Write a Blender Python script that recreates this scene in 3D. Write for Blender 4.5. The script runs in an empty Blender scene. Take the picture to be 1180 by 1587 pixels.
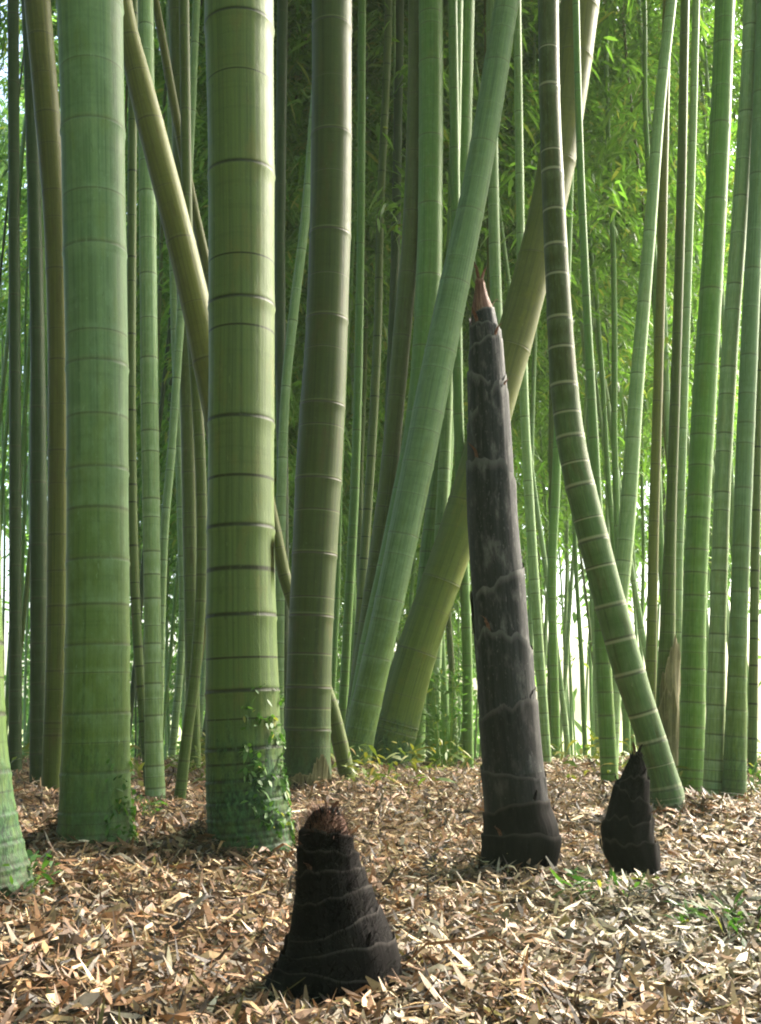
import bpy, math, random
import numpy as np
from mathutils import Vector, Euler

R = math.radians
scene = bpy.context.scene
col = scene.collection
rng = np.random.default_rng(7)
random.seed(7)

# ------------------------------------------------------------------ camera
F, CX, CY = 1700.0, 590.0, 793.5          # focal length and centre, in pixels of the photograph
HORIZON = 1090.0
CAMZ = 0.38
PITCH = math.atan((HORIZON - CY) / F)
cam_data = bpy.data.cameras.new('camera')
cam = bpy.data.objects.new('camera', cam_data)
col.objects.link(cam)
cam.location = (0, 0, CAMZ)
cam.rotation_euler = (math.pi / 2 + PITCH, 0, 0)
cam_data.sensor_fit = 'VERTICAL'
cam_data.sensor_height = 24
cam_data.lens = 24 * F / 1587.0
cam_data.clip_start = 0.05
cam_data.clip_end = 1500
scene.camera = cam

# ------------------------------------------------------------------ world, sun, exposure
SUN_EL, SUN_AZ = R(38), R(56)             # azimuth from +Y (away from the camera) towards +X (right)
world = bpy.data.worlds.new('World')
scene.world = world
world.use_nodes = True
wn = world.node_tree
for n in list(wn.nodes):
    wn.nodes.remove(n)
wo = wn.nodes.new('ShaderNodeOutputWorld')
bg = wn.nodes.new('ShaderNodeBackground')
sky = wn.nodes.new('ShaderNodeTexSky')
sky.sky_type = 'NISHITA'
sky.sun_disc = False
sky.sun_elevation = SUN_EL
sky.sun_rotation = SUN_AZ
sky.dust_density = 4.0
sky.air_density = 0.9
sky.ozone_density = 0.7
wn.links.new(sky.outputs[0], bg.inputs[0])
bg.inputs[1].default_value = 0.15
wn.links.new(bg.outputs[0], wo.inputs[0])
sun_data = bpy.data.lights.new('sun', 'SUN')
sun_data.energy = 4.6
sun_data.angle = R(14)
sun_data.color = (1.0, 0.93, 0.80)
sun = bpy.data.objects.new('sun', sun_data)
col.objects.link(sun)
sdir = Vector((math.sin(SUN_AZ) * math.cos(SUN_EL), math.cos(SUN_AZ) * math.cos(SUN_EL), math.sin(SUN_EL)))
sun.rotation_euler = (-sdir).to_track_quat('-Z', 'Y').to_euler()
scene.view_settings.view_transform = 'Standard'
scene.view_settings.look = 'None'
scene.view_settings.gamma = 1
scene.view_settings.exposure = 2.45
scene.cycles.filter_width = 2.0
scene.cycles.max_bounces = 8
scene.cycles.transparent_max_bounces = 8

# ------------------------------------------------------------------ helpers
def ray(px, py):
    a, b = (px - CX) / F, -(py - CY) / F
    return np.array([a, math.cos(PITCH) - b * math.sin(PITCH), math.sin(PITCH) + b * math.cos(PITCH)])

def at(px, py, Y):
    """world point seen at pixel (px,py) of the photograph, Y metres in front; and metres per pixel there"""
    d = ray(px, py)
    t = Y / d[1]
    return np.array([0, 0, CAMZ]) + d * t, t / F

def smooth(t):
    t = np.clip(t, 0, 1)
    return t * t * (3 - 2 * t)

MOUNDS = [(-0.73, 2.8), (-0.34, 2.8), (0.32, 2.55), (0.93, 3.5), (-0.06, 1.43), (0.53, 2.25), (-0.8, 2.2), (-0.33, 4.7)]

def gz(x, y):
    """height of the ground: level near the camera, almost flat, then a drop to the clearing beyond"""
    x = np.asarray(x, float); y = np.asarray(y, float)
    z = 0.02 * np.clip((y - 2.6) / 4.0, 0, 1)
    z = z - 1.5 * smooth((y - 6.6) / 9.0)
    near = np.exp(-(y / 9.0) ** 2)
    z = z + near * (0.018 * np.sin(3.1 * x + 1.3 * y + 0.4) + 0.012 * np.sin(7.3 * x - 5.1 * y + 1.0) + 0.008 * np.sin(13 * x + 9 * y))
    for mx, my in MOUNDS:
        z = z + 0.022 * np.exp(-((x - mx) ** 2 + (y - my) ** 2) / 0.05)
    return z

def ground_hit(px, py):
    d = ray(px, py)
    Y = 0.5
    while Y < 60:
        p = np.array([0, 0, CAMZ]) + d * (Y / d[1])
        if p[2] <= float(gz(p[0], p[1])):
            return Y
        Y += 0.01
    return 9.0

def tag(o, label=None, cat=None, group=None, kind=None):
    if label: o['label'] = label
    if cat: o['category'] = cat
    if group: o['group'] = group
    if kind: o['kind'] = kind
    return o

def mesh_obj(name, me, mat=None, parent=None):
    o = bpy.data.objects.new(name, me)
    col.objects.link(o)
    if mat is not None and not me.materials:
        me.materials.append(mat)
    if parent is not None:
        o.parent = parent
    return o

def empty(name, loc):
    o = bpy.data.objects.new(name, None)
    o.empty_display_size = 0.1
    col.objects.link(o)
    o.location = loc
    return o

def make_mesh(name, verts, faces, smooth_shade=True, attrs=None, colors=None):
    me = bpy.data.meshes.new(name)
    me.from_pydata([tuple(v) for v in verts], [], [tuple(f) for f in faces])
    if smooth_shade:
        me.polygons.foreach_set('use_smooth', [True] * len(me.polygons))
    for k, (typ, data) in (attrs or {}).items():
        a = me.attributes.new(k, typ, 'POINT')
        a.data.foreach_set('value' if typ == 'FLOAT' else 'vector', np.asarray(data, np.float32).ravel())
    if colors is not None:
        a = me.color_attributes.new('tone', 'FLOAT_COLOR', 'POINT')
        a.data.foreach_set('color', np.asarray(colors, np.float32).ravel())
    me.update()
    return me

def catmull(P, n):
    """smooth curve through the rows of P (numpy), n samples per span"""
    P = np.asarray(P, float)
    if len(P) == 2:
        return P[0] + np.linspace(0, 1, n + 1)[:, None] * (P[1] - P[0])
    Q = np.vstack([2 * P[0] - P[1], P, 2 * P[-1] - P[-2]])
    out = []
    for i in range(len(P) - 1):
        p0, p1, p2, p3 = Q[i:i + 4]
        for t in np.linspace(0, 1, n, endpoint=False):
            out.append(0.5 * (2 * p1 + (p2 - p0) * t + (2 * p0 - 5 * p1 + 4 * p2 - p3) * t * t + (3 * p1 - p0 - 3 * p2 + p3) * t ** 3))
    out.append(P[-1])
    return np.array(out)

# ------------------------------------------------------------------ materials
class NT:
    def __init__(self, name):
        self.m = bpy.data.materials.new(name)
        self.m.use_nodes = True
        self.t = self.m.node_tree
        for n in list(self.t.nodes):
            self.t.nodes.remove(n)
    def n(self, typ, **kw):
        x = self.t.nodes.new(typ)
        for k, v in kw.items():
            setattr(x, k, v)
        return x
    def l(self, a, b):
        self.t.links.new(a, b)
    def val(self, sock, v):
        if hasattr(v, 'bl_idname') or isinstance(v, bpy.types.NodeSocket):
            self.l(v, sock)
        else:
            sock.default_value = v
    def math(self, op, a, b=0.0, clamp=False):
        x = self.n('ShaderNodeMath', operation=op, use_clamp=clamp)
        self.val(x.inputs[0], a); self.val(x.inputs[1], b)
        return x.outputs[0]
    def ramp01(self, v, a, b):
        x = self.n('ShaderNodeMapRange', interpolation_type='SMOOTHSTEP')
        self.val(x.inputs[0], v)
        x.inputs[1].default_value = a; x.inputs[2].default_value = b
        return x.outputs[0]
    def mix(self, f, a, b, mode='MIX'):
        x = self.n('ShaderNodeMix', data_type='RGBA', blend_type=mode)
        self.val(x.inputs[0], f)
        for s, v in ((x.inputs[6], a), (x.inputs[7], b)):
            if isinstance(v, tuple): s.default_value = v if len(v) == 4 else v + (1,)
            else: self.l(v, s)
        return x.outputs[2]
    def noise(self, vec, scale, detail=3, rough=0.55, mul=None):
        if mul is not None:
            mp = self.n('ShaderNodeVectorMath', operation='MULTIPLY')
            self.l(vec, mp.inputs[0]); mp.inputs[1].default_value = mul
            vec = mp.outputs[0]
        x = self.n('ShaderNodeTexNoise')
        self.l(vec, x.inputs['Vector'])
        x.inputs['Scale'].default_value = scale
        x.inputs['Detail'].default_value = detail
        x.inputs['Roughness'].default_value = rough
        return x.outputs[0]
    def attr(self, name, out='Fac'):
        x = self.n('ShaderNodeAttribute', attribute_name=name)
        return x.outputs[out]
    def principled(self, color, rough=0.5, spec=0.4, bump=None, bump_d=0.002, bump_s=0.5):
        p = self.n('ShaderNodeBsdfPrincipled')
        self.val(p.inputs['Base Color'], color if not isinstance(color, tuple) else color + (1,))
        self.val(p.inputs['Roughness'], rough)
        p.inputs['Specular IOR Level'].default_value = spec
        if bump is not None:
            b = self.n('ShaderNodeBump')
            b.inputs['Strength'].default_value = bump_s
            b.inputs['Distance'].default_value = bump_d
            self.l(bump, b.inputs['Height'])
            self.l(b.outputs[0], p.inputs['Normal'])
        return p
    def out(self, sh):
        o = self.n('ShaderNodeOutputMaterial')
        self.l(sh, o.inputs[0])
        return self.m

def culm_mat(name, low, high, s0=0.2, s1=1.6, wax=0.5, waxcol=(0.42, 0.52, 0.40), blotch=(0.20, 0.20, 0.08), blotch_amt=0.35,
             scar=(0.045, 0.04, 0.018), moss=0.0, scar_amt=0.6, mosscol=(0.045, 0.115, 0.035), lip=(0.22, 0.25, 0.12), lip_amt=0.12, rough=0.55, line_w=0.0055, spec=0.16, value=0.61, vary=0.16):
    t = NT(name)
    cyl = t.attr('cyl', 'Vector')
    nd = t.attr('nd')
    sv = t.attr('sv')
    oi = t.n('ShaderNodeObjectInfo')
    off = t.n('ShaderNodeVectorMath', operation='ADD')
    t.l(cyl, off.inputs[0])
    cmb = t.n('ShaderNodeCombineXYZ')
    t.l(t.math('MULTIPLY', oi.outputs['Random'], 37.0), cmb.inputs[0])
    t.l(t.math('MULTIPLY', oi.outputs['Random'], 91.0), cmb.inputs[2])
    t.l(cmb.outputs[0], off.inputs[1])
    v = off.outputs[0]
    h = t.math('ADD', sv, t.math('MULTIPLY', t.math('SUBTRACT', t.noise(v, 1.0, 2, mul=(0.8, 0.8, 3.0)), 0.5), 1.2))
    c = t.mix(t.ramp01(h, s0, s1), low, high)
    # longitudinal fibres
    st = t.noise(v, 1.0, 4, 0.6, mul=(9, 9, 0.9))
    c = t.mix(t.ramp01(st, 0.35, 0.75), c, t.mix(1.0, c, (1.35, 1.3, 1.15), 'MULTIPLY'))
    c = t.mix(t.ramp01(st, 0.52, 0.25), c, t.mix(1.0, c, (0.62, 0.66, 0.6), 'MULTIPLY'))
    # blotches of age and lichen
    bl = t.noise(v, 1.0, 5, 0.65, mul=(1.6, 1.6, 5.5))
    c = t.mix(t.math('MULTIPLY', t.ramp01(bl, 0.5, 0.72), min(0.75, blotch_amt * 1.4)), c, blotch)
    # waxy bloom, patchy everywhere and thick under every node
    wn_ = t.noise(v, 1.0, 5, 0.7, mul=(2.2, 2.2, 14))
    patch = t.math('MULTIPLY', t.ramp01(wn_, 0.45, 0.7), 0.45 * wax)
    band = t.math('MULTIPLY', t.ramp01(nd, -0.055, -0.006), t.math('SUBTRACT', 1.0, t.ramp01(nd, -0.004, 0.0)))
    band = t.math('MULTIPLY', band, t.math('MULTIPLY', 0.7, t.ramp01(wn_, 0.3, 0.65)))
    c = t.mix(t.math('MAXIMUM', patch, t.math('MULTIPLY', band, wax), True), c, waxcol)
    # rain-washed fine horizontal rings
    rg = t.noise(v, 1.0, 2, 0.5, mul=(0.4, 0.4, 70))
    c = t.mix(t.math('MULTIPLY', t.ramp01(rg, 0.56, 0.7), 0.22), c, t.mix(1.0, c, (0.55, 0.6, 0.5), 'MULTIPLY'))
    # the node: scar line and lip
    an = t.math('ABSOLUTE', nd)
    c = t.mix(t.math('MULTIPLY', t.math('SUBTRACT', 1.0, t.ramp01(t.math('ABSOLUTE', t.math('SUBTRACT', nd, 0.006)), 0.002, 0.008)), lip_amt), c, lip)
    line = t.math('SUBTRACT', 1.0, t.ramp01(t.math('ABSOLUTE', t.math('ADD', nd, 0.001)), 0.0018, line_w))
    c = t.mix(t.math('MULTIPLY', line, scar_amt), c, scar)
    # specks of lichen, scratches and splashes of soil near the foot
    sp = t.noise(v, 1.0, 6, 0.75, mul=(7, 7, 34))
    c = t.mix(t.math('MULTIPLY', t.ramp01(sp, 0.60, 0.70), 0.55), c, waxcol)
    c = t.mix(t.math('MULTIPLY', t.ramp01(sp, 0.39, 0.31), 0.55), c, t.mix(1.0, c, (0.42, 0.42, 0.36), 'MULTIPLY'))
    sc = t.noise(v, 1.0, 3, 0.6, mul=(26, 26, 3))
    c = t.mix(t.math('MULTIPLY', t.ramp01(sc, 0.66, 0.74), 0.45), c, blotch)
    bumpx = sp
    if moss > 0:
        mn = t.noise(v, 1.0, 6, 0.75, mul=(3.0, 3.0, 13))
        mf2 = t.noise(v, 1.0, 4, 0.7, mul=(11, 11, 60))
        mh = t.math('SUBTRACT', 1.0, t.ramp01(sv, 0.05, 0.6))
        mf = t.math('MULTIPLY', t.ramp01(t.math('ADD', mn, t.math('MULTIPLY', mh, 0.34)), 0.54, 0.86), moss)
        mc = t.mix(t.ramp01(mf2, 0.38, 0.62), (0.008, 0.028, 0.012), mosscol)
        mc = t.mix(t.ramp01(mf2, 0.60, 0.72), mc, (0.14, 0.22, 0.11))
        c = t.mix(t.math('MULTIPLY', mf, t.ramp01(mh, 0.0, 0.25)), c, mc)
        bumpx = t.math('ADD', sp, t.math('MULTIPLY', t.math('MULTIPLY', mf2, mf), 3.0))
        soil = t.math('MULTIPLY', t.math('SUBTRACT', 1.0, t.ramp01(sv, 0.10, 0.22)), t.ramp01(sp, 0.42, 0.6))
        c = t.mix(t.math('MULTIPLY', soil, 0.6), c, (0.07, 0.05, 0.03))
    # each culm its own tone
    hs = t.n('ShaderNodeHueSaturation')
    t.l(c, hs.inputs['Color'])
    t.l(t.math('MULTIPLY', t.math('ADD', 1.0 - vary / 2, t.math('MULTIPLY', oi.outputs['Random'], vary)), value), hs.inputs['Value'])
    hs.inputs['Saturation'].default_value = 1.03
    p = t.principled(hs.outputs[0], t.math('ADD', rough - 0.08, t.math('MULTIPLY', wn_, 0.25)), spec,
                     t.math('ADD', st, bumpx), 0.002, 0.4)
    return t.out(p.outputs[0])

M_BLUE = culm_mat('glaucous_bamboo', (0.088, 0.148, 0.028), (0.108, 0.190, 0.082), 0.35, 1.3, 0.55, (0.24, 0.38, 0.20), (0.12, 0.19, 0.045), 0.4, moss=0.6, scar_amt=0.45, value=0.73, vary=0.08)
M_OLIVE = culm_mat('olive_green_bamboo', (0.080, 0.138, 0.034), (0.100, 0.152, 0.045), 0.2, 1.2, 0.22, (0.20, 0.28, 0.10), (0.15, 0.155, 0.04), 0.45, moss=1.0, mosscol=(0.055, 0.145, 0.05), scar_amt=1.0, scar=(0.026, 0.034, 0.010), line_w=0.0075, lip_amt=0.0, value=0.59, vary=0.05)
M_DARK = culm_mat('dark_olive_bamboo', (0.036, 0.064, 0.010), (0.046, 0.072, 0.011), 0.2, 1.6, 0.2, (0.12, 0.18, 0.06), (0.075, 0.072, 0.013), 0.55, lip=(0.2, 0.25, 0.10), lip_amt=0.45, moss=0.5, scar_amt=0.9, line_w=0.008, value=0.62)
M_NODE = culm_mat('brown_green_bamboo', (0.070, 0.135, 0.038), (0.040, 0.058, 0.008), 0.9, 1.7, 0.4, (0.26, 0.34, 0.18), (0.075, 0.07, 0.015), 0.5, lip=(0.40, 0.42, 0.26), lip_amt=0.55, moss=0.4)
M_TAN = culm_mat('tan_olive_bamboo', (0.080, 0.115, 0.018), (0.105, 0.118, 0.022), 0.3, 2, 0.12, (0.22, 0.25, 0.10), (0.085, 0.08, 0.016), 0.55, scar=(0.04, 0.028, 0.01))
M_BROWN = culm_mat('brown_olive_bamboo', (0.066, 0.108, 0.022), (0.064, 0.092, 0.018), 0.3, 2, 0.3, (0.2, 0.27, 0.12), (0.07, 0.066, 0.018), 0.5, value=0.75)
M_GOLD = culm_mat('golden_olive_bamboo', (0.080, 0.122, 0.018), (0.084, 0.098, 0.020), 0.5, 3, 0.15, (0.22, 0.27, 0.08), (0.13, 0.14, 0.018), 0.6, moss=0.9, value=0.80)
M_PALE = culm_mat('pale_green_bamboo', (0.125, 0.195, 0.070), (0.140, 0.225, 0.095), 0.2, 2, 0.6, (0.34, 0.46, 0.29), (0.16, 0.2, 0.07), 0.35, value=0.92)
M_FRESH = culm_mat('fresh_green_bamboo', (0.075, 0.150, 0.026), (0.082, 0.170, 0.040), 0.2, 2, 0.4, (0.24, 0.38, 0.18), (0.12, 0.17, 0.035), 0.35, value=0.86)
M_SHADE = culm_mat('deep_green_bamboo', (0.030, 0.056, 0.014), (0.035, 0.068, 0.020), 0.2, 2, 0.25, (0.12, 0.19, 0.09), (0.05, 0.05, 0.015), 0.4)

def leaf_mat(name, a, b, c3, trans=0.5, rough=0.5):
    t = NT(name)
    geo = t.n('ShaderNodeNewGeometry')
    rp = geo.outputs['Random Per Island']
    oi = t.n('ShaderNodeObjectInfo')
    c = t.mix(t.ramp01(rp, 0.1, 0.75), a, b)
    c = t.mix(t.ramp01(rp, 0.88, 0.97), c, c3)
    hs = t.n('ShaderNodeHueSaturation')
    t.l(c, hs.inputs['Color'])
    t.l(t.math('ADD', 0.8, t.math('MULTIPLY', oi.outputs['Random'], 0.4)), hs.inputs['Value'])
    c = hs.outputs[0]
    p = t.principled(c, rough, 0.3)
    tr = t.n('ShaderNodeBsdfTranslucent')
    t.l(t.mix(1.0, c, (1.1, 1.2, 0.62), 'MULTIPLY'), tr.inputs[0])
    mx = t.n('ShaderNodeMixShader')
    mx.inputs[0].default_value = trans
    t.l(p.outputs[0], mx.inputs[1]); t.l(tr.outputs[0], mx.inputs[2])
    return t.out(mx.outputs[0])

M_LEAF = leaf_mat('bamboo_leaf', (0.07, 0.155, 0.026), (0.125, 0.24, 0.045), (0.22, 0.25, 0.06), 0.6)
M_LEAFD = leaf_mat('shrub_leaf', (0.03, 0.085, 0.014), (0.06, 0.13, 0.022), (0.2, 0.2, 0.04), 0.4)
M_FAR = leaf_mat('far_leaf', (0.105, 0.21, 0.05), (0.16, 0.30, 0.08), (0.22, 0.28, 0.09), 0.6)

M_UNDER = leaf_mat('undergrowth_leaf', (0.13, 0.13, 0.02), (0.075, 0.12, 0.018), (0.24, 0.18, 0.07), 0.3)

def litter_mat():
    t = NT('dry_leaf_litter')
    a = t.attr('tone', 'Color')
    g = t.n('ShaderNodeNewGeometry')
    n1 = t.noise(g.outputs['Position'], 90, 3, 0.6)
    c = t.mix(t.ramp01(n1, 0.35, 0.7), t.mix(1.0, a, (0.7, 0.68, 0.64), 'MULTIPLY'), a)
    p = t.principled(c, 0.6, 0.3, n1, 0.002, 0.4)
    tr = t.n('ShaderNodeBsdfTranslucent')
    t.l(c, tr.inputs[0])
    mx = t.n('ShaderNodeMixShader'); mx.inputs[0].default_value = 0.15
    t.l(p.outputs[0], mx.inputs[1]); t.l(tr.outputs[0], mx.inputs[2])
    return t.out(mx.outputs[0])
M_LITTER = litter_mat()

def ground_mat():
    t = NT('forest_soil')
    g = t.n('ShaderNodeNewGeometry')
    pos = g.outputs['Position']
    n1 = t.noise(pos, 3.0, 5, 0.6)
    n2 = t.noise(pos, 38.0, 5, 0.7)
    n3 = t.noise(pos, 14.0, 4, 0.6)
    c = t.mix(t.ramp01(n2, 0.38, 0.66), (0.05, 0.033, 0.018), (0.25, 0.17, 0.085))
    c = t.mix(t.math('MULTIPLY', t.ramp01(n3, 0.5, 0.7), 0.5), c, (0.14, 0.12, 0.04))
    c = t.mix(t.math('MULTIPLY', t.ramp01(n1, 0.55, 0.7), 0.4), c, (0.23, 0.17, 0.10))
    sep = t.n('ShaderNodeSeparateXYZ'); t.l(pos, sep.inputs[0])
    far = t.ramp01(t.math('ADD', sep.outputs[1], t.math('MULTIPLY', n1, 4.0)), 13.0, 20.0)
    c = t.mix(far, c, t.mix(t.ramp01(n1, 0.3, 0.7), (0.16, 0.22, 0.07), (0.28, 0.30, 0.14)))
    p = t.principled(c, 0.9, 0.2, n2, 0.02, 0.8)
    return t.out(p.outputs[0])
M_GROUND = ground_mat()

def sheath_mat(name, dark, mid, pale, amt):
    t = NT(name)
    cyl = t.attr('cyl', 'Vector')
    sv = t.attr('sv')
    oi = t.n('ShaderNodeObjectInfo')
    off = t.n('ShaderNodeVectorMath', operation='ADD')
    t.l(cyl, off.inputs[0])
    cmb = t.n('ShaderNodeCombineXYZ')
    t.l(t.math('MULTIPLY', oi.outputs['Random'], 53.0), cmb.inputs[0]); t.l(cmb.outputs[0], off.inputs[1])
    v = off.outputs[0]
    st = t.noise(v, 1.0, 5, 0.65, mul=(7, 7, 6))
    mo = t.noise(v, 1.0, 4, 0.6, mul=(2.5, 2.5, 16))
    c = t.mix(t.ramp01(st, 0.35, 0.68), dark, mid)
    c = t.mix(t.math('MULTIPLY', t.ramp01(mo, 0.5, 0.74), amt), c, pale)
    spt = t.noise(v, 1.0, 4, 0.7, mul=(14, 14, 70))
    c = t.mix(t.math('MULTIPLY', t.ramp01(spt, 0.60, 0.68), amt), c, pale)
    c = t.mix(t.math('MULTIPLY', t.ramp01(spt, 0.40, 0.33), 0.7), c, dark)
    c = t.mix(t.math('MULTIPLY', t.ramp01(sv, 0.93, 1.0), 0.5), c, pale)
    p = t.principled(c, 0.75, 0.04 if amt < 0.3 else 0.16, st, 0.003, 0.6)
    return t.out(p.outputs[0])
M_SH_GREY = sheath_mat('mottled_grey_sheath', (0.0075, 0.0085, 0.008), (0.022, 0.0235, 0.0225), (0.115, 0.115, 0.105), 0.6)
M_SH_DARK = sheath_mat('black_brown_sheath', (0.0025, 0.002, 0.002), (0.0065, 0.0052, 0.0050), (0.07, 0.062, 0.056), 0.14)
M_SH_MID = sheath_mat('charcoal_sheath', (0.004, 0.004, 0.004), (0.014, 0.0135, 0.013), (0.085, 0.08, 0.074), 0.4)
M_SH_RED = sheath_mat('red_brown_sheath', (0.05, 0.022, 0.014), (0.14, 0.07, 0.045), (0.28, 0.18, 0.13), 0.5)
M_HAIR = NT('dark_bristle'); M_HAIR = M_HAIR.out(M_HAIR.principled((0.012, 0.008, 0.006), 0.8, 0.2).outputs[0])

# ------------------------------------------------------------------ bamboo culms
def culm_mesh(name, P, rad, nodes, seg=20, flare=0.0, root=None):
    """P: n x 3 centre line, rad: n radii, nodes: arc lengths of the nodes; one closed tube with a ridge at every node.
    root: a point taken as the origin"""
    P = np.asarray(P, float)
    d = np.r_[0, np.cumsum(np.linalg.norm(np.diff(P, axis=0), axis=1))]
    L = d[-1]
    nodes = np.array(sorted(n for n in nodes if 0.0 < n < L - 0.02))
    s = list(np.arange(0, L, 0.12)) + [L]
    for nn in nodes:
        s += [nn + q for q in (-0.05, -0.018, -0.008, -0.0035, 0.0, 0.004, 0.009, 0.018, 0.05)]
    s = np.unique(np.clip(np.round(s, 4), 0, L))
    C = np.stack([np.interp(s, d, P[:, k]) for k in range(3)], 1)
    r0 = np.interp(s, d, rad)
    nd = np.full(len(s), 9.0)
    if len(nodes):
        dif = s[:, None] - nodes[None, :]
        k = np.abs(dif).argmin(1)
        nd = dif[np.arange(len(s)), k]
        gap = np.diff(np.r_[0, nodes, L]).mean()
    bump = 1 + 0.030 * np.exp(-((nd + 0.006) / 0.0055) ** 2) - 0.016 * np.exp(-(nd / 0.0028) ** 2) + 0.012 * np.exp(-((nd - 0.007) / 0.006) ** 2)
    bump += 0.010 * np.exp(-(nd / 0.04) ** 2)
    r = r0 * bump * (1 + flare * np.exp(-s / 0.10))
    T = np.gradient(C, axis=0)
    T /= np.linalg.norm(T, axis=1)[:, None]
    X = np.array([1.0, 0, 0]) - T[:, :1] * T
    X /= np.linalg.norm(X, axis=1)[:, None]
    Yv = np.cross(T, X)
    ang = np.linspace(0, 2 * np.pi, seg, endpoint=False)
    ca, sa = np.cos(ang), np.sin(ang)
    wob = 1 + 0.012 * np.sin(2 * ang[None, :] + 5 * s[:, None]) + 0.006 * np.sin(3 * ang[None, :] - 9 * s[:, None])
    foot = np.exp(-np.maximum(s - 0.10, 0) / 0.10)[:, None] * (1 if flare > 0.05 else 0)
    wob = wob + foot * (0.014 * np.sin(7 * ang[None, :] + 60 * s[:, None]) * np.sin(11 * ang[None, :] - 90 * s[:, None]) + 0.012 * np.sin(3 * ang[None, :] + 40 * s[:, None]))
    V = C[:, None, :] + (r[:, None] * wob)[:, :, None] * (ca[None, :, None] * X[:, None, :] + sa[None, :, None] * Yv[:, None, :])
    V = V.reshape(-1, 3)
    if root is not None:
        V = V - np.asarray(root)
    n = len(s)
    i = np.arange(n - 1)[:, None] * seg
    j = np.arange(seg)[None, :]
    j2 = (j + 1) % seg
    faces = np.stack([i + j, i + j2, i + seg + j2, i + seg + j], -1).reshape(-1, 4).tolist()
    faces.append(list(range(seg))[::-1])
    faces.append([(n - 1) * seg + k for k in range(seg)])
    cyl = np.stack([np.tile(ca, n), np.tile(sa, n), np.repeat(s, seg)], 1)
    return make_mesh(name, V, faces, True, {'nd': ('FLOAT', np.repeat(nd, seg)), 'sv': ('FLOAT', np.repeat(s, seg)), 'cyl': ('FLOAT_VECTOR', cyl)})

def auto_nodes(L, first=0.05, a=0.06, b=0.30, jit=0.08):
    out, s, k = [], first, 0
    while s < L:
        out.append(s)
        s += min(b, a * (1.16 ** k)) * (1 + random.uniform(-jit, jit))
        k += 1
    return out

def trace(pts, Y=None, total=8.0, tip_r=0.35, lean_in=0.0):
    """pts: (px, py, width_px) from the base upwards -> centre line, radii, base point.
    lean_in: metres the culm comes towards (-) or away (+) per metre of height"""
    if Y is None:
        Y = ground_hit(pts[0][0], pts[0][1])
    rows = []
    b, _ = at(pts[0][0], pts[0][1], Y)
    for px, py, w in pts:
        y = Y
        for _ in range(3):
            p, m = at(px, py, y)
            y = Y + lean_in * max(0, p[2] - b[2])
        p, m = at(px, py, y)
        rows.append(np.r_[p, w / 2 * m])
    rows = np.array(rows)
    base = rows[0].copy()
    g = float(gz(base[0], base[1]))
    if base[2] > g + 0.01:                     # the base is hidden: go straight on down to the ground
        dv = rows[0] - rows[1]
        dv = dv / max(1e-6, -dv[2])
        q = rows[0] + dv * (base[2] - g)
        rows = np.vstack([q, rows]); base = q
    down = rows[0] - rows[1]
    down[:3] /= np.linalg.norm(down[:3])
    foot = np.r_[rows[0][:3] + down[:3] * 0.10, rows[0][3]]
    rows = np.vstack([foot, rows])
    C = catmull(rows, 6)
    # on up to the full height, bending gently upright
    dv = C[-1, :3] - C[-7, :3]
    dv /= np.linalg.norm(dv)
    p = C[-1].copy(); r_end = p[3]
    top = []
    rest = max(0.5, total - (p[2] - base[2]))
    k = max(3, int(rest / 0.4))
    for i in range(k):
        dv = dv + np.array([0, 0, 0.02]); dv /= np.linalg.norm(dv)
        p = p.copy(); p[:3] += dv * rest / k
        p[3] = r_end * (1 - (1 - tip_r) * (i + 1) / k)
        top.append(p)
    C = np.vstack([C, np.array(top)])
    return C[:, :3], np.maximum(C[:, 3], 0.003), base[:3], Y

def node_lengths(P, ylist, Y):
    """node positions given as pixel rows -> arc lengths"""
    d = np.r_[0, np.cumsum(np.linalg.norm(np.diff(P, axis=0), axis=1))]
    v = P - np.array([0, 0, CAMZ])
    fw = v[:, 1] * math.cos(PITCH) + v[:, 2] * math.sin(PITCH)
    up = -v[:, 1] * math.sin(PITCH) + v[:, 2] * math.cos(PITCH)
    py = CY - F * up / fw
    o = np.argsort(py)
    return [float(np.interp(y, py[o], d[o])) for y in ylist]

# ---- foliage plumes (shared meshes)
def leaf_blades(pos, dirs, length, width, twist, droop):
    """arrays -> 6 verts / 3 faces per blade, a folded lance shape"""
    n = len(pos)
    d = dirs / np.linalg.norm(dirs, axis=1)[:, None]
    up = np.tile([0, 0, 1.0], (n, 1))
    side = np.cross(d, up); ln = np.linalg.norm(side, axis=1)[:, None]
    side = np.where(ln > 1e-3, side / np.maximum(ln, 1e-3), [1.0, 0, 0])
    nor = np.cross(side, d)
    c, s = np.cos(twist)[:, None], np.sin(twist)[:, None]
    sd = side * c + nor * s
    L, W = length[:, None], width[:, None]
    dz = np.array([0, 0, -1.0])
    a = pos
    m1 = pos + d * L * 0.35 + dz * (droop[:, None] * L * 0.10)
    m2 = pos + d * L * 0.70 + dz * (droop[:, None] * L * 0.35)
    e = pos + d * L * 0.97 + dz * (droop[:, None] * L * 0.75)
    V = np.stack([a, m1 + sd * W * 0.5, m1 - sd * W * 0.5, m2 + sd * W * 0.4, m2 - sd * W * 0.4, e], 1).reshape(-1, 3)
    b = np.arange(n) * 6
    F3 = []
    for k in b.tolist():
        F3 += [(k, k + 1, k + 2), (k + 1, k + 3, k + 4, k + 2), (k + 3, k + 5, k + 4)]
    return V, F3

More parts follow.
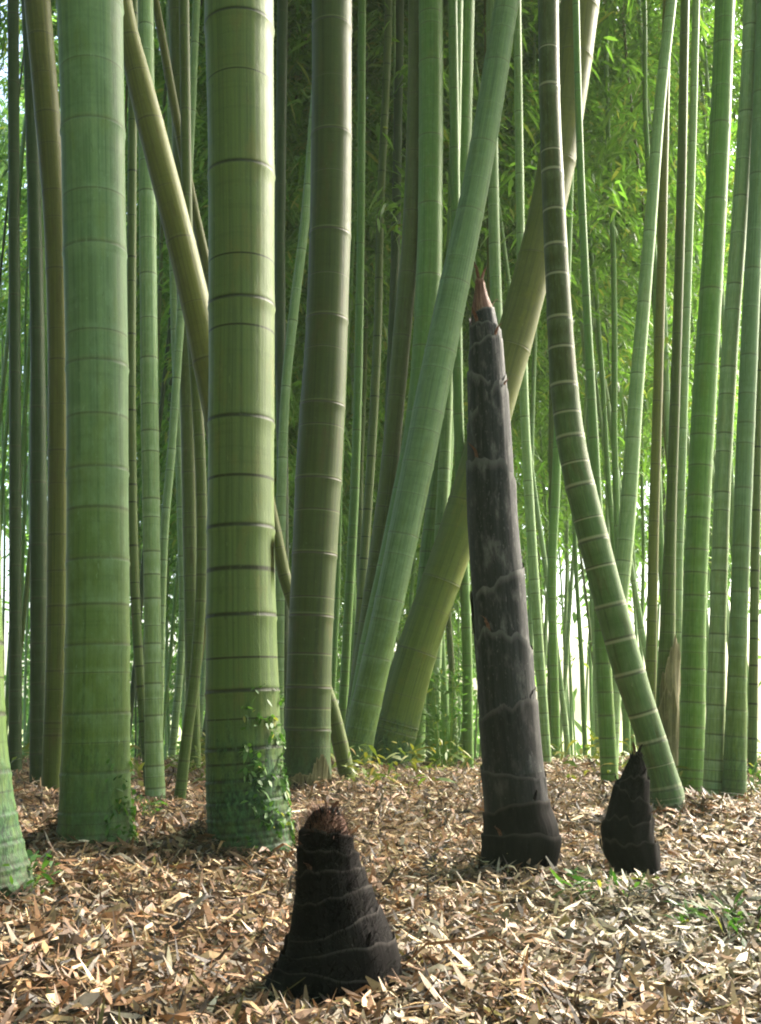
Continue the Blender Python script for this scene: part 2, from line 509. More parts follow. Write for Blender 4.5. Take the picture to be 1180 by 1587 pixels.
def plume_mesh(name, seed, nbranch=26, height=3.2, spread=1.1, leaf=0.11, per=46, droopy=0.5):
    g = np.random.default_rng(seed)
    pos, dirs = [], []
    TV, TF = [], []
    for i in range(nbranch):
        z0 = height * (i + g.uniform(0, 0.8)) / nbranch - height * 0.5
        az = g.uniform(0, 2 * np.pi)
        ln = spread * g.uniform(0.45, 1.15) * (1.0 - 0.35 * (z0 / height + 0.5))
        out = np.array([math.cos(az), math.sin(az), g.uniform(0.25, 0.75)])
        prev = np.array([0, 0, z0])
        pts = [prev]
        for q in range(1, 7):
            step = out.copy(); step[2] -= droopy * q * 0.32
            prev = prev + step / np.linalg.norm(step) * ln / 6
            pts.append(prev)
        pts = np.array(pts)
        b = len(TV)
        for q, p in enumerate(pts):            # thin three sided twig
            r = 0.007 * (1 - q / 7.5)
            TV += [p + [r, 0, 0], p + [-r * .5, r * .85, 0], p + [-r * .5, -r * .85, 0]]
        for q in range(6):
            for w in range(3):
                TF.append((b + q * 3 + w, b + q * 3 + (w + 1) % 3, b + q * 3 + 3 + (w + 1) % 3, b + q * 3 + 3 + w))
        for k in range(per // 4):              # sprays of leaves along the branch
            u = g.uniform(0.18, 1.0) * 6
            q = min(5, int(u)); c = pts[q] + (pts[q + 1] - pts[q]) * (u - q) + g.normal(0, 0.07, 3)
            a2 = az + g.normal(0, 0.9)
            for w in range(4 + int(g.integers(0, 2))):
                a3 = a2 + g.normal(0, 0.55)
                pos.append(c + g.normal(0, 0.025, 3))
                dirs.append([math.cos(a3), math.sin(a3), g.normal(-0.25, 0.4)])
    pos, dirs = np.array(pos), np.array(dirs)
    n = len(pos)
    V, Fc = leaf_blades(pos, dirs, leaf * g.uniform(0.6, 1.25, n), leaf * g.uniform(0.13, 0.2, n), g.normal(0, 0.6, n), g.uniform(0.2, 1.0, n))
    nb = len(V)
    V = np.vstack([V, np.array(TV)])
    Fc = Fc + [tuple(nb + k for k in f) for f in TF]
    return make_mesh(name, V, Fc, False)

PLUMES = [plume_mesh('bamboo_foliage', 11 + k, 22, 3.6, 1.35, 0.13, 48) for k in range(4)]
for me in PLUMES: me.materials.append(M_LEAF)
PLUMES_FINE = [plume_mesh('bamboo_foliage', 31 + k, 26, 3.0, 1.1, 0.10, 70) for k in range(3)]
for me in PLUMES_FINE: me.materials.append(M_LEAF)

def add_plume(root, z, me=None, sc=1.0, off=(0, 0)):
    o = mesh_obj('foliage', me or random.choice(PLUMES), None, root)
    o.location = (off[0], off[1], z)
    o.rotation_euler = (0, 0, random.uniform(0, 6.28))
    o.scale = (sc, sc, sc * random.uniform(0.9, 1.2))
    return o

def bamboo(label, pts, mat, Y=None, nodes=None, total=10.5, seg=16, flare=0.12, group=None, plume=True, node_ab=(0.07, 0.40), lean_in=0.0, name='bamboo', cat='bamboo', tip_r=0.35):
    P, rad, base, Y = trace(pts, Y, total, lean_in=lean_in, tip_r=tip_r)
    L = np.linalg.norm(np.diff(P, axis=0), axis=1).sum()
    if nodes:
        nl = node_lengths(P, nodes, Y)
        last = max(nl); step = 0.34
        while last + step < L:
            last += step; nl.append(last)
        nl += [max(0.02, min(nl) - 0.05)]
    else:
        nl = auto_nodes(L, random.uniform(0.1, 0.16), *node_ab)
    root = empty(name, base)
    tag(root, label, cat, group)
    me = culm_mesh('culm', P, rad, nl, seg, flare, root=base)
    mesh_obj('culm', me, mat, root)
    if plume:
        top = P[-1] - base
        for k in range(2):
            q = P[-1 - 3 * k] - base
            o = add_plume(root, q[2] - 0.6, sc=1.2)
            o.location.x, o.location.y = q[0], q[1]
    return root

# ------------------------------------------------------------------ ground
def build_ground():
    def axis(n, a, k):  # finer near the camera
        t = np.linspace(-1, 1, n)
        return a * np.sinh(k * t) / math.sinh(k)
    xs = axis(241, 120, 5.6)
    ys = np.concatenate([np.linspace(-120, -2, 24), np.linspace(-1.5, 10, 240), 10 + 110 * (np.linspace(0.02, 1, 60) ** 3)])
    Xg, Yg = np.meshgrid(xs, ys)
    Z = gz(Xg, Yg)
    V = np.stack([Xg, Yg, Z], -1).reshape(-1, 3)
    nx, ny = len(xs), len(ys)
    i = (np.arange(ny - 1)[:, None] * nx + np.arange(nx - 1)[None, :])
    Fc = np.stack([i, i + 1, i + nx + 1, i + nx], -1).reshape(-1, 4).tolist()
    o = mesh_obj('ground', make_mesh('ground', V, Fc), M_GROUND)
    tag(o, kind='structure')
build_ground()

def build_litter(n=135000):
    g = rng
    # denser close to the camera, thinning into the distance
    d = 0.95 + 8.3 * g.random(n) ** 1.75
    x = (g.random(n) * 2 - 1) * (0.40 * d + 0.25)
    y = d
    L = g.uniform(0.015, 0.058, n) * (1 + 0.07 * d)
    W = L * g.uniform(0.07, 0.20, n)
    big = g.random(n) < 0.03
    W[big] = L[big] * g.uniform(0.22, 0.34, big.sum())
    tw = g.random(n) < 0.006                    # fallen twigs
    L[tw] = g.uniform(0.08, 0.22, tw.sum()); W[tw] = g.uniform(0.002, 0.005, tw.sum())
    heap = g.random(n) < 0.11                   # leaves drifted against the stems
    k = g.choice([0, 1, 3, 6, 7], heap.sum())
    ha, hr = g.uniform(0, 2 * np.pi, heap.sum()), np.array([0.098, 0.104, 0.088, 0.055, 0.05, 0.05, 0.13, 0.115])[k] + 0.20 * g.random(heap.sum()) ** 1.7
    x[heap] = np.array(MOUNDS)[k, 0] + hr * np.cos(ha); y[heap] = np.array(MOUNDS)[k, 1] + hr * np.sin(ha)
    lift = np.zeros(n); lift[heap] = 0.035 * np.exp(-((hr - 0.09) / 0.06) ** 2) * g.random(heap.sum())
    yaw = g.uniform(0, 2 * np.pi, n)
    pit = g.normal(0, 0.32, n) * np.where(tw, 0.25, 1)
    roll = g.normal(0, 0.5, n)
    curl = g.normal(0.0, 0.35, n)
    z = gz(x, y) + g.random(n) ** 1.3 * 0.024 + 0.003 + lift
    pal = np.array([[0.34, 0.235, 0.11], [0.155, 0.08, 0.032], [0.25, 0.13, 0.055], [0.23, 0.195, 0.14], [0.040, 0.025, 0.015],
                    [0.47, 0.37, 0.20], [0.30, 0.18, 0.11], [0.175, 0.15, 0.035], [0.60, 0.53, 0.38]])
    wl = np.array([.15, .18, .17, .07, .20, .06, .10, .04, .03])
    wr = np.array([.17, .13, .08, .15, .18, .11, .06, .07, .05])
    blend = smooth((x / np.maximum(d, 1) + 0.12) / 0.35)
    u = g.random(n)
    side = g.random(n) < blend
    idx = np.where(side, np.searchsorted(np.cumsum(wr), u), np.searchsorted(np.cumsum(wl), u)).clip(0, 8)
    c = pal[idx] * (0.45 + 1.35 * g.random(n) ** 1.2)[:, None] * 0.80 * np.where(tw, 0.55, 1.0)[:, None]
    gl = c @ np.array([0.3, 0.5, 0.2])
    c = c + (gl[:, None] - c) * 0.12
    c = c * np.array([1.02, 0.98, 0.95])
    gp = np.exp(-((x - 0.55) ** 2 / 0.12 + (y - 2.0) ** 2 / 0.25))[:, None] * 0.45      # greyer, greener litter by the small shoot
    c = c * (1 - gp) + (c @ np.array([0.3, 0.5, 0.2]))[:, None] * np.array([0.95, 1.08, 0.85]) * gp
    ts = np.array([0.0, 0.3, 0.68, 1.0]); ws = np.array([0.22, 1.0, 0.78, 0.10])
    V = np.zeros((n, 8, 3))
    cy, sy = np.cos(yaw), np.sin(yaw)
    ax = np.stack([cy * np.cos(pit), sy * np.cos(pit), np.sin(pit)], 1)
    sd = np.stack([-sy * np.cos(roll), cy * np.cos(roll), np.sin(roll)], 1)
    ctr = np.stack([x, y, z], 1)
    cup = g.uniform(0, 0.35, n)
    for k in range(4):
        bend = curl * L * ((ts[k] - 0.5) ** 2) * 2 - curl * L * 0.15
        m = ctr + ax * (L * (ts[k] - 0.5))[:, None]
        m[:, 2] += bend
        for q, sg in enumerate((-1, 1)):
            p = m + sd * (W * ws[k] * 0.5 * sg)[:, None]
            p[:, 2] += cup * W * ws[k]
            V[:, k * 2 + q] = p
    low = V[:, :, 2].min(1) - gz(x, y)
    V[:, :, 2] += np.where(low < -0.008, -0.008 - low, 0)[:, None]
    b = (np.arange(n) * 8)[:, None, None]
    q = np.array([[0, 1, 3, 2], [2, 3, 5, 4], [4, 5, 7, 6]])[None]
    Fc = (b + q).reshape(-1, 4).tolist()
    colr = np.concatenate([np.repeat(c, 8, 0), np.ones((n * 8, 1))], 1)
    o = mesh_obj('leaf_litter', make_mesh('leaf_litter', V.reshape(-1, 3), Fc, False, None, colr), M_LITTER)
    tag(o, 'dry brown and straw coloured bamboo leaves strewn thickly over the ground', 'leaf litter', kind='stuff')
build_litter()

# ------------------------------------------------------------------ the front bamboos
bamboo('thick blue-green bamboo, frosted on its right, second from the left edge',
       [(148, 1312, 116), (148, 1255, 106), (150, 1100, 100), (152, 900, 96), (151, 600, 93), (146, 300, 95), (140, 0, 100), (138, -120, 100)],
       M_BLUE, nodes=[1290, 1255, 1195, 1105, 1000, 870, 731, 570, 392, 205, 10], seg=56, flare=0.10, total=11.5)
bamboo('thickest olive green bamboo with evenly spaced dark node rings and ribbed foot',
       [(388, 1320, 128), (386, 1280, 124), (378, 1150, 115), (374, 950, 108), (374, 700, 102), (375, 450, 100), (374, 250, 102), (371, 0, 107), (370, -120, 108)],
       M_OLIVE, nodes=[1305, 1285, 1262, 1238, 1205, 1158, 1070, 955, 820, 655, 475, 272, 45], seg=56, flare=0.06, total=11.5)
C_PTS = [(474, 1222, 80), (476, 1150, 72), (481, 1000, 69), (494, 740, 71), (507, 500, 66), (513, 300, 63), (515, 0, 62), (516, -120, 62)]
C_ROOT = bamboo('dark olive bamboo with pale thin node lines and a black spot on the stem',
       C_PTS,
       M_DARK, Y=4.7, nodes=[1200, 1130, 1065, 955, 860, 745, 630, 497, 365, 212, 45], seg=40, total=11.5)
bamboo('dark thin bamboo with white node rings, bowing down to the right',
       [(1040, 1266, 60), (1030, 1215, 48), (1008, 1140, 44), (975, 1040, 48), (942, 920, 48), (911, 800, 47), (888, 700, 44), (875, 600, 42), (865, 450, 37), (858, 300, 35), (852, 150, 32), (850, 0, 31), (848, -120, 30)],
       M_NODE, nodes=[1222, 1150, 1045, 940, 838, 755, 680, 600, 497, 385, 270, 138, 0], seg=40, total=11.5)
bamboo('blue-green bamboo leaning up to the right, bright along its edge',
       [(550, 1186, 48), (562, 1120, 46), (600, 950, 46), (640, 760, 48), (672, 600, 50), (703, 450, 46), (735, 300, 42), (757, 180, 40), (786, 0, 38), (806, -120, 36)],
       M_BLUE, Y=6.0, nodes=[1150, 1090, 1020, 930, 830, 720, 640, 545, 440, 330, 225, 100], seg=36, total=11.5)
bamboo('tan leaning bamboo crossing behind the thickest olive bamboo',
       [(372, 900, 44), (345, 680, 46), (322, 560, 46), (301, 460, 46), (272, 340, 44), (243, 230, 42), (215, 120, 38), (196, 40, 32), (180, -60, 30)],
       M_TAN, Y=3.9, nodes=[980, 860, 720, 560, 375, 190, 60], seg=32, total=8, plume=False)
bamboo('golden brown leaning bamboo passing behind the tip of the black shoot',
       [(600, 1176, 72), (640, 1030, 64), (684, 900, 60), (722, 790, 60), (782, 580, 58), (818, 450, 56), (852, 310, 56), (880, 150, 58), (900, 0, 60), (914, -120, 58)],
       M_GOLD, Y=6.25, nodes=[1120, 1010, 900, 780, 660, 540, 400, 250, 90], seg=28, total=11.5)
bamboo('green bamboo base cut off by the left edge',
       [(-28, 1388, 150), (-32, 1330, 132), (-38, 1240, 112), (-44, 1100, 98), (-50, 800, 96), (-56, 300, 96), (-60, -120, 94)],
       M_OLIVE, nodes=[1370, 1345, 1310, 1265, 1200, 1110, 1000, 860, 700, 520, 320], seg=48, flare=0.12, total=11.5)
bamboo('brownish bamboo with a light right rim, beside the left edge',
       [(84, 1178, 34), (90, 1000, 36), (92, 700, 34), (91, 500, 34), (86, 330, 36), (74, 180, 38), (58, 0, 40), (50, -120, 40)],
       M_TAN, Y=4.6, seg=28, nodes=[1120, 1040, 940, 830, 700, 560, 420, 300, 180, 60])
bamboo('tall straight green bamboo left of the leaning blue-green bamboo',
       [(548, 1160, 34), (575, 1000, 34), (612, 830, 34), (648, 640, 36), (664, 450, 40), (668, 250, 38), (668, 0, 38), (668, -120, 37)],
       M_FRESH, Y=6.4, seg=28, nodes=[1100, 1000, 880, 760, 640, 540, 430, 320, 215, 100])
bamboo('slim brownish bamboo hugging the left side of the leaning green bamboos',
       [(543, 1172, 26), (553, 1080, 26), (576, 930, 28), (600, 760, 28), (612, 640, 28), (625, 500, 28), (638, 350, 28), (645, 150, 26), (646, -120, 26)],
       M_BROWN, Y=6.5, seg=20)
bamboo('short visible green bamboo showing between the leaning green bamboo and the black shoot',
       [(640, 1160, 34), (655, 1000, 34), (668, 860, 34), (682, 750, 34), (692, 620, 32), (705, 450, 30), (716, 250, 28), (726, -120, 26)],
       M_FRESH, Y=6.6, seg=20)
bamboo('thin light stick leaning behind the dark olive bamboo, foot right of it',
       [(540, 1208, 24), (522, 1130, 24), (505, 1070, 22), (448, 915, 20), (430, 840, 20), (400, 700, 18), (360, 560, 16), (300, 320, 15), (230, -60, 12)],
       M_TAN, Y=5.3, seg=16)
bamboo('straight pale green bamboo above the tip of the black shoot',
       [(785, 1150, 18), (780, 900, 18), (774, 600, 18), (768, 430, 18), (764, 250, 17), (762, 0, 17), (760, -120, 16)],
       M_PALE, Y=7.0, seg=18)
bamboo('pale blue-green bamboo right of the white ringed bamboo',
       [(946, 1178, 25), (952, 1050, 24), (962, 920, 25), (973, 800, 25), (987, 600, 22), (998, 470, 20), (1012, 300, 18), (1024, 150, 17), (1041, 0, 16), (1054, -120, 16)],
       M_PALE, Y=5.9, seg=24, nodes=[1120, 1050, 960, 870, 770, 680, 580, 470, 360, 240, 110])
bamboo('leftmost of the three straight green bamboos near the right edge',
       [(1072, 1236, 42), (1074, 1100, 37), (1078, 900, 36), (1090, 650, 36), (1104, 420, 34), (1116, 200, 31), (1124, 0, 30), (1128, -120, 30)],
       M_FRESH, seg=32)
bamboo('middle of the three straight green bamboos near the right edge',
       [(1106, 1240, 32), (1112, 1000, 26), (1120, 750, 25), (1130, 560, 25), (1147, 330, 24), (1160, 120, 23), (1168, -120, 23)],
       M_PALE, seg=28)
bamboo('rightmost of the three straight green bamboos near the right edge',
       [(1138, 1240, 36), (1144, 1000, 28), (1154, 720, 27), (1164, 480, 26), (1176, 250, 25), (1186, 0, 25), (1190, -120, 25)],
       M_BLUE, seg=28)
bamboo('pale straight bamboo in the gap right of the thick blue-green bamboo',
       [(241, 1236, 30), (238, 1100, 27), (236, 900, 26), (232, 600, 27), (229, 300, 26), (226, 0, 24), (225, -120, 24)],
       M_PALE, seg=24, Y=4.4)
bamboo('thin pinkish brown bamboo bent at its foot, left of the thickest olive bamboo',
       [(279, 1236, 18), (290, 1140, 17), (305, 1020, 17), (313, 880, 17), (311, 720, 17), (303, 580, 17), (292, 400, 16), (284, -120, 16)],
       M_BROWN, seg=18, Y=4.5)
W_PTS = [(1034, 1218, 36), (1033, 1130, 34), (1034, 1010, 26), (1040, 800, 17), (1047, 600, 15), (1056, 300, 14), (1064, -120, 13)]
W_ROOT = bamboo('brown weathered bamboo with loose husks behind the white ringed bamboo foot',
       W_PTS,
       M_BROWN, seg=24, Y=4.95)
bamboo('dark green bamboo hidden behind the bowing white ringed bamboo',
       [(944, 1188, 26), (934, 1000, 24), (926, 800, 18), (916, 600, 14), (906, 400, 12), (898, 200, 11), (890, -120, 10)],
       M_FRESH, seg=18, Y=5.0)
# slimmer ones that can still be told apart
slim = [
 ('dark slim bamboo against the bright strip at the left edge', [(24, 1160, 20), (24, 700, 18), (22, 300, 17), (20, -120, 17)], M_SHADE, 5.6),
 ('second dark slim bamboo from the left edge, by the brownish one', [(61, 1165, 28), (60, 800, 26), (58, 500, 22), (50, 200, 20), (40, -120, 20)], M_SHADE, 5.0),
 ('thin light bamboo rising beside the brownish bamboo at the left', [(84, 1150, 12), (86, 900, 13), (80, 650, 12), (68, 500, 12), (60, 250, 12), (52, -120, 11)], M_FRESH, 6.2),
 ('thin greenish bamboo leaning off the pale straight bamboo', [(228, 1170, 16), (214, 1000, 15), (206, 800, 15), (204, 500, 14), (208, -120, 14)], M_OLIVE, 5.0),
 ('grey thin bamboo leaning right, between pale and pinkish bamboo', [(246, 1150, 13), (254, 850, 13), (266, 700, 13), (279, 510, 13), (292, 300, 12), (310, -120, 12)], M_PALE, 6.0),
 ('white-lit thin bamboo sliver left of the pinkish brown bamboo', [(266, 1180, 12), (282, 1000, 12), (282, 880, 11), (275, 640, 11), (268, 400, 11), (262, -120, 10)], M_PALE, 7.2),
 ('dark brown bamboo behind the tan leaning bamboo', [(300, 1150, 22), (292, 700, 22), (284, 350, 25), (274, 0, 27), (270, -120, 27)], M_BROWN, 6.2),
 ('light slim bamboo leaning right in the gap behind the dark olive bamboo', [(432, 1150, 15), (436, 800, 15), (442, 620, 15), (456, 480, 15), (474, 330, 14), (492, 100, 13), (505, -120, 12)], M_PALE, 6.0),
 ('blue-green slim bamboo close to the thickest olive bamboo', [(440, 1150, 18), (438, 700, 18), (434, 400, 17), (440, -120, 16)], M_SHADE, 6.8),
 ('thin bright bamboo just right of the dark olive bamboo', [(530, 1130, 14), (540, 950, 14), (550, 760, 14), (556, 560, 13), (560, 300, 12), (562, -120, 12)], M_FRESH, 7.0),
 ('thin yellowish bamboo, long and straight, middle of the thicket', [(546, 1120, 14), (562, 900, 14), (576, 700, 14), (586, 500, 13), (590, 320, 12), (600, 100, 12), (606, -120, 11)], M_OLIVE, 7.4),
 ('thin dark bamboo left of the tall straight green bamboo', [(590, 1130, 15), (596, 900, 15), (606, 600, 15), (614, 350, 14), (622, -120, 13)], M_SHADE, 7.6),
 ('pale bamboo foot beside the leafy shrub', [(672, 1190, 24), (672, 1080, 22), (680, 900, 20), (694, 600, 18), (706, 200, 17), (712, -120, 16)], M_PALE, 6.45),
 ('slim pale bamboo touching the left side of the black shoot', [(726, 1185, 16), (724, 1000, 16), (716, 800, 16), (710, 600, 16), (706, 300, 15), (700, -120, 14)], M_FRESH, 6.3),
 ('pale bamboo close behind the right side of the black shoot', [(846, 1150, 14), (832, 950, 15), (822, 800, 15), (812, 600, 14), (806, 300, 13), (800, -120, 12)], M_PALE, 6.8),
 ('slim green bamboo between the black shoot and the white ringed bamboo', [(862, 1145, 13), (856, 900, 14), (862, 750, 14), (866, 650, 13), (880, 400, 12), (894, -120, 11)], M_FRESH, 7.4),
 ('beige slim bamboo left of the brown weathered bamboo', [(1008, 1150, 17), (1010, 1000, 17), (1014, 800, 16), (1020, 600, 15), (1028, 300, 14), (1036, -120, 13)], M_TAN, 6.2),
 ('pale slim bamboo right of the brown weathered bamboo', [(1052, 1160, 13), (1052, 900, 13), (1058, 700, 13), (1064, 500, 12), (1074, 200, 12), (1082, -120, 11)], M_PALE, 6.9),
 ('thin bamboo at the right edge behind the three straight ones', [(1166, 1200, 14), (1170, 900, 14), (1176, 600, 13), (1182, 200, 12), (1186, -120, 11)], M_OLIVE, 5.6),
]
for lab, pts, m, Y in slim:
    bamboo(lab, pts, m, Y=Y, seg=14, plume=not lab.startswith('grey thin'), total=random.uniform(9, 11.5), node_ab=(0.12, 0.42))

# ------------------------------------------------------------------ the far thicket
def far_thicket():
    kinds = {
        'pale': ('thin pale bamboo stem in the crowded far thicket', 'pale stems of the far thicket', [M_PALE, M_FRESH]),
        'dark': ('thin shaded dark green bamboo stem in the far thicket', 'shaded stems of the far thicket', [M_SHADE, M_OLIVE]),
        'brown': ('thin brownish bamboo stem in the far thicket', 'brownish stems of the far thicket', [M_BROWN, M_TAN]),
    }
    protos = {}
    for k, (lab, grp, mats) in kinds.items():
        for mi, m in enumerate(mats):
            for v in range(2):
                H = 9.5
                n = 14
                zz = np.linspace(-0.4, H, n)
                bend = random.uniform(-0.5, 0.5)
                P = np.stack([bend * (zz / H) ** 2 + 0.02 * np.sin(zz * 2), 0.3 * random.uniform(-1, 1) * (zz / H) ** 2, zz], 1)
                rad = 0.036 * (1 - 0.7 * np.clip(zz / H, 0, 1))
                me = culm_mesh('culm', P, rad, auto_nodes(H, 0.5, 0.2, 0.42), 10, 0.05)
                me.materials.append(m)
                protos.setdefault(k, []).append((me, P[-1]))
    def put(k, x, y, sc, rx, ry, H, plumes, fine=False, rs=1.0):
        lab, grp, mats = kinds[k]
        r = empty('bamboo', (x, y, float(gz(x, y))))
        tag(r, lab, 'bamboo', grp)
        me, tp = random.choice(protos[k])
        c = mesh_obj('culm', me, None, r)
        c.scale = (rs, rs, H / 9.5)
        for q in range(plumes):
            f = 0.98 - 0.15 * q
            o = add_plume(r, H * f - 0.6, random.choice(PLUMES_FINE if fine else PLUMES), sc)
            o.location.x = tp[0] * f * f * rs; o.location.y = tp[1] * f * f * rs
        r.rotation_euler = (rx, ry, 0)
    # left and middle: deep and dark
    cells = []
    for i in range(440):
        Y = 7.6 + 15.5 * random.random() ** 1.1
        px = random.uniform(-140, 1330)
        x = (px - CX) / F * Y
        right = smooth((px - 740) / 160.0)
        if right > 0.5 and not (780 < px < 1075) and random.random() < 0.4:
            continue
        if any(abs(x - a) < 0.16 and abs(Y - b) < 0.5 for a, b in cells):
            continue
        cells.append((x, Y))
        u = random.random()
        if (px < 18 or px > 1150) and Y > 10: continue
        if px < 640:
            k = 'dark' if u < 0.20 else ('pale' if u < 0.88 else 'brown')
        else:
            k = 'pale' if u < (0.9 if 800 < px < 1070 else 0.6) else ('dark' if u < 0.78 else 'brown')
        H = random.uniform(8.0, 11.5)
        put(k, x, Y, random.uniform(1.0, 1.35), random.gauss(0, 0.03), random.gauss(0, 0.05), H, 1 if px < 230 else (random.choice((2, 3, 4)) if px < 700 else random.choice((1, 2, 3))), rs=random.uniform(0.45, 0.95))
far_thicket()

# ------------------------------------------------------------------ shoots with overlapping sheaths
def sheath_mesh(name, C, rfun, s0, s1, az, wrap, point, seed, out0=0.002, out1=0.006, ragged=0.02, hairs=0, hair_len=0.012, org=(0, 0, 0), fray=0.0):
    """one culm sheath: wraps the axis C (function of arc length) from s0 to s1; its tip points at azimuth az"""
    g = np.random.default_rng(seed)
    na, ns = 44, 14
    V, cyl, sv = [], [], []
    rag = g.normal(0, ragged, na + 1)
    rag = np.convolve(rag, [0.25, 0.5, 0.25], 'same')
    for i in range(ns + 1):
        f = i / ns
        for j in range(na + 1):
            a = -1 + 2 * j / na
            top = 1 - point * abs(a) ** 1.3 + rag[j] * (1 if 0 < j < na else 0)
            s = s0 + (s1 - s0) * f * max(0.25, top)
            th = az + a * wrap
            c, X, Yv, T = C(s)
            r = rfun(s) + out0 + (out1 - out0) * f ** 2 + 0.0012 * (a + 1) + fray * f ** 3 * (0.5 + 0.5 * math.sin(9 * th + seed))
            r *= 1 + 0.012 * math.sin(3 * th + seed) * f
            V.append(c + r * (math.cos(th) * X + math.sin(th) * Yv) - np.asarray(org))
            cyl.append((math.cos(th), math.sin(th), s)); sv.append(f)
    Fc = []
    w = na + 1
    for i in range(ns):
        for j in range(na):
            k = i * w + j
            Fc.append((k, k + 1, k + w + 1, k + w))
    for h in range(hairs):
        f = g.uniform(0.1, 1.0); th = az + g.uniform(-1, 1) * wrap
        s = s0 + (s1 - s0) * f * 0.85
        c, X, Yv, T = C(s)
        n = math.cos(th) * X + math.sin(th) * Yv
        t2 = -math.sin(th) * X + math.cos(th) * Yv
        p = c + n * (rfun(s) + out0 + (out1 - out0) * f ** 2 + 0.001) - np.asarray(org)
        L = hair_len * g.uniform(0.4, 1.2)
        e = p + (n * g.uniform(0.3, 1.0) + T * g.uniform(-0.2, 1.0) + t2 * g.normal(0, 0.4)) * L
        b = len(V)
        V += [p - t2 * 0.0006, p + t2 * 0.0006, e]
        cyl += [(math.cos(th), math.sin(th), s)] * 3; sv += [0.5] * 3
        Fc.append((b, b + 1, b + 2))
    return make_mesh(name, V, Fc, True, {'sv': ('FLOAT', sv), 'cyl': ('FLOAT_VECTOR', cyl)})

def axis_fn(P):
    P = np.asarray(P, float)
    d = np.r_[0, np.cumsum(np.linalg.norm(np.diff(P, axis=0), axis=1))]
    T = np.gradient(P, axis=0); T /= np.linalg.norm(T, axis=1)[:, None]
    def f(s):
        c = np.array([np.interp(s, d, P[:, k]) for k in range(3)])
        if s > d[-1]: c = c + T[-1] * (s - d[-1])
        if s < 0: c = c + T[0] * s
        t = np.array([np.interp(s, d, T[:, k]) for k in range(3)]); t /= np.linalg.norm(t)
        X = np.array([1.0, 0, 0]) - t[0] * t; X /= np.linalg.norm(X)
        return c, X, np.cross(t, X), t
    return f, d

def blade_mesh(name, p, n, T, L, W, seed, org):
    g = np.random.default_rng(seed)
    side = np.cross(n, T); side /= np.linalg.norm(side)
    V, cyl, sv = [], [], []
    m = 7
    for i in range(m + 1):
        f = i / m
        q = p + T * L * f * (1 - 0.25 * f) + n * L * (0.12 * f + 0.55 * f * f * g.uniform(0.4, 1.1)) - np.asarray(org)
        w = W * (math.sin(math.pi * (0.25 + 0.75 * (1 - f) ** 0.8) * 0.62)) * (1 - f ** 3) + 0.0004
        for sg in (-1, 0, 1):
            V.append(q + side * w * 0.5 * sg - n * w * 0.18 * abs(sg)); cyl.append((f, sg * .3, f)); sv.append(f)
    Fc = []
    for i in range(m):
        for j in range(2):
            k = i * 3 + j
            Fc.append((k, k + 1, k + 4, k + 3))
    return make_mesh(name, V, Fc, True, {'sv': ('FLOAT', sv), 'cyl': ('FLOAT_VECTOR', cyl)})

def shoot(label, pts, Y, bounds, mats, seed, point, hairs, hair_len, blade=(0.03, 0.008), wrap=2.9, fray=0.0, flare_out=(0.002, 0.006), tip_extra=0.03, ragged=0.02, body_mat=None):
    """pts: (px, py, width) from base to tip; bounds: pixel rows at which each sheath begins, from the base up"""
    rows = []
    for px, py, w in pts:
        p, m = at(px, py, Y)
        rows.append(np.r_[p, w / 2 * m])
    rows = np.array(rows)
    base = rows[0, :3].copy()
    foot = rows[0].copy(); foot[2] -= 0.05
    C4 = catmull(np.vstack([foot, rows]), 8)
    f, d = axis_fn(C4[:, :3])
    rfun = lambda s: float(np.interp(s, d, C4[:, 3]))
    root = empty('bamboo_shoot', base)
    tag(root, label, 'bamboo shoot')
    body = culm_mesh('body', C4[:, :3], np.maximum(C4[:, 3] * 0.97, 0.001), [], 32, 0, root=base)
    mesh_obj('body', body, body_mat or mats[0], root)
    st = node_lengths(C4[:, :3], bounds, Y)
    for i, s0 in enumerate(st):
        nxt = st[i + 2] if i + 2 < len(st) else d[-1] + tip_extra * (1 if i + 1 < len(st) else 1.6)
        s1 = s0 + (nxt - s0) * 1.12
        az = (math.pi * 1.30 if i % 2 == 0 else math.pi * 1.72) + random.uniform(-0.25, 0.25)
        if i % 3 == 2: az = random.uniform(0, 6.28)
        m = mats[min(len(mats) - 1, int(i * len(mats) / len(st)))]
        me = sheath_mesh('sheath', f, rfun, s0 - 0.004, s1, az, wrap, point, seed * 100 + i, flare_out[0], flare_out[1], ragged, hairs, hair_len, base, fray)
        sh = mesh_obj('sheath', me, m, root)
        c, X, Yv, T = f(s1)
        n = math.cos(az) * X + math.sin(az) * Yv
        bm = blade_mesh('blade', c + n * (rfun(min(s1, d[-1])) + flare_out[1] * 0.9) - T * 0.004, n, T, blade[0] * random.uniform(0.7, 1.3), blade[1], seed * 50 + i, base)
        mesh_obj('blade', bm, m if random.random() < 0.5 else M_SH_RED, sh)
    return root, f, d, rfun, base

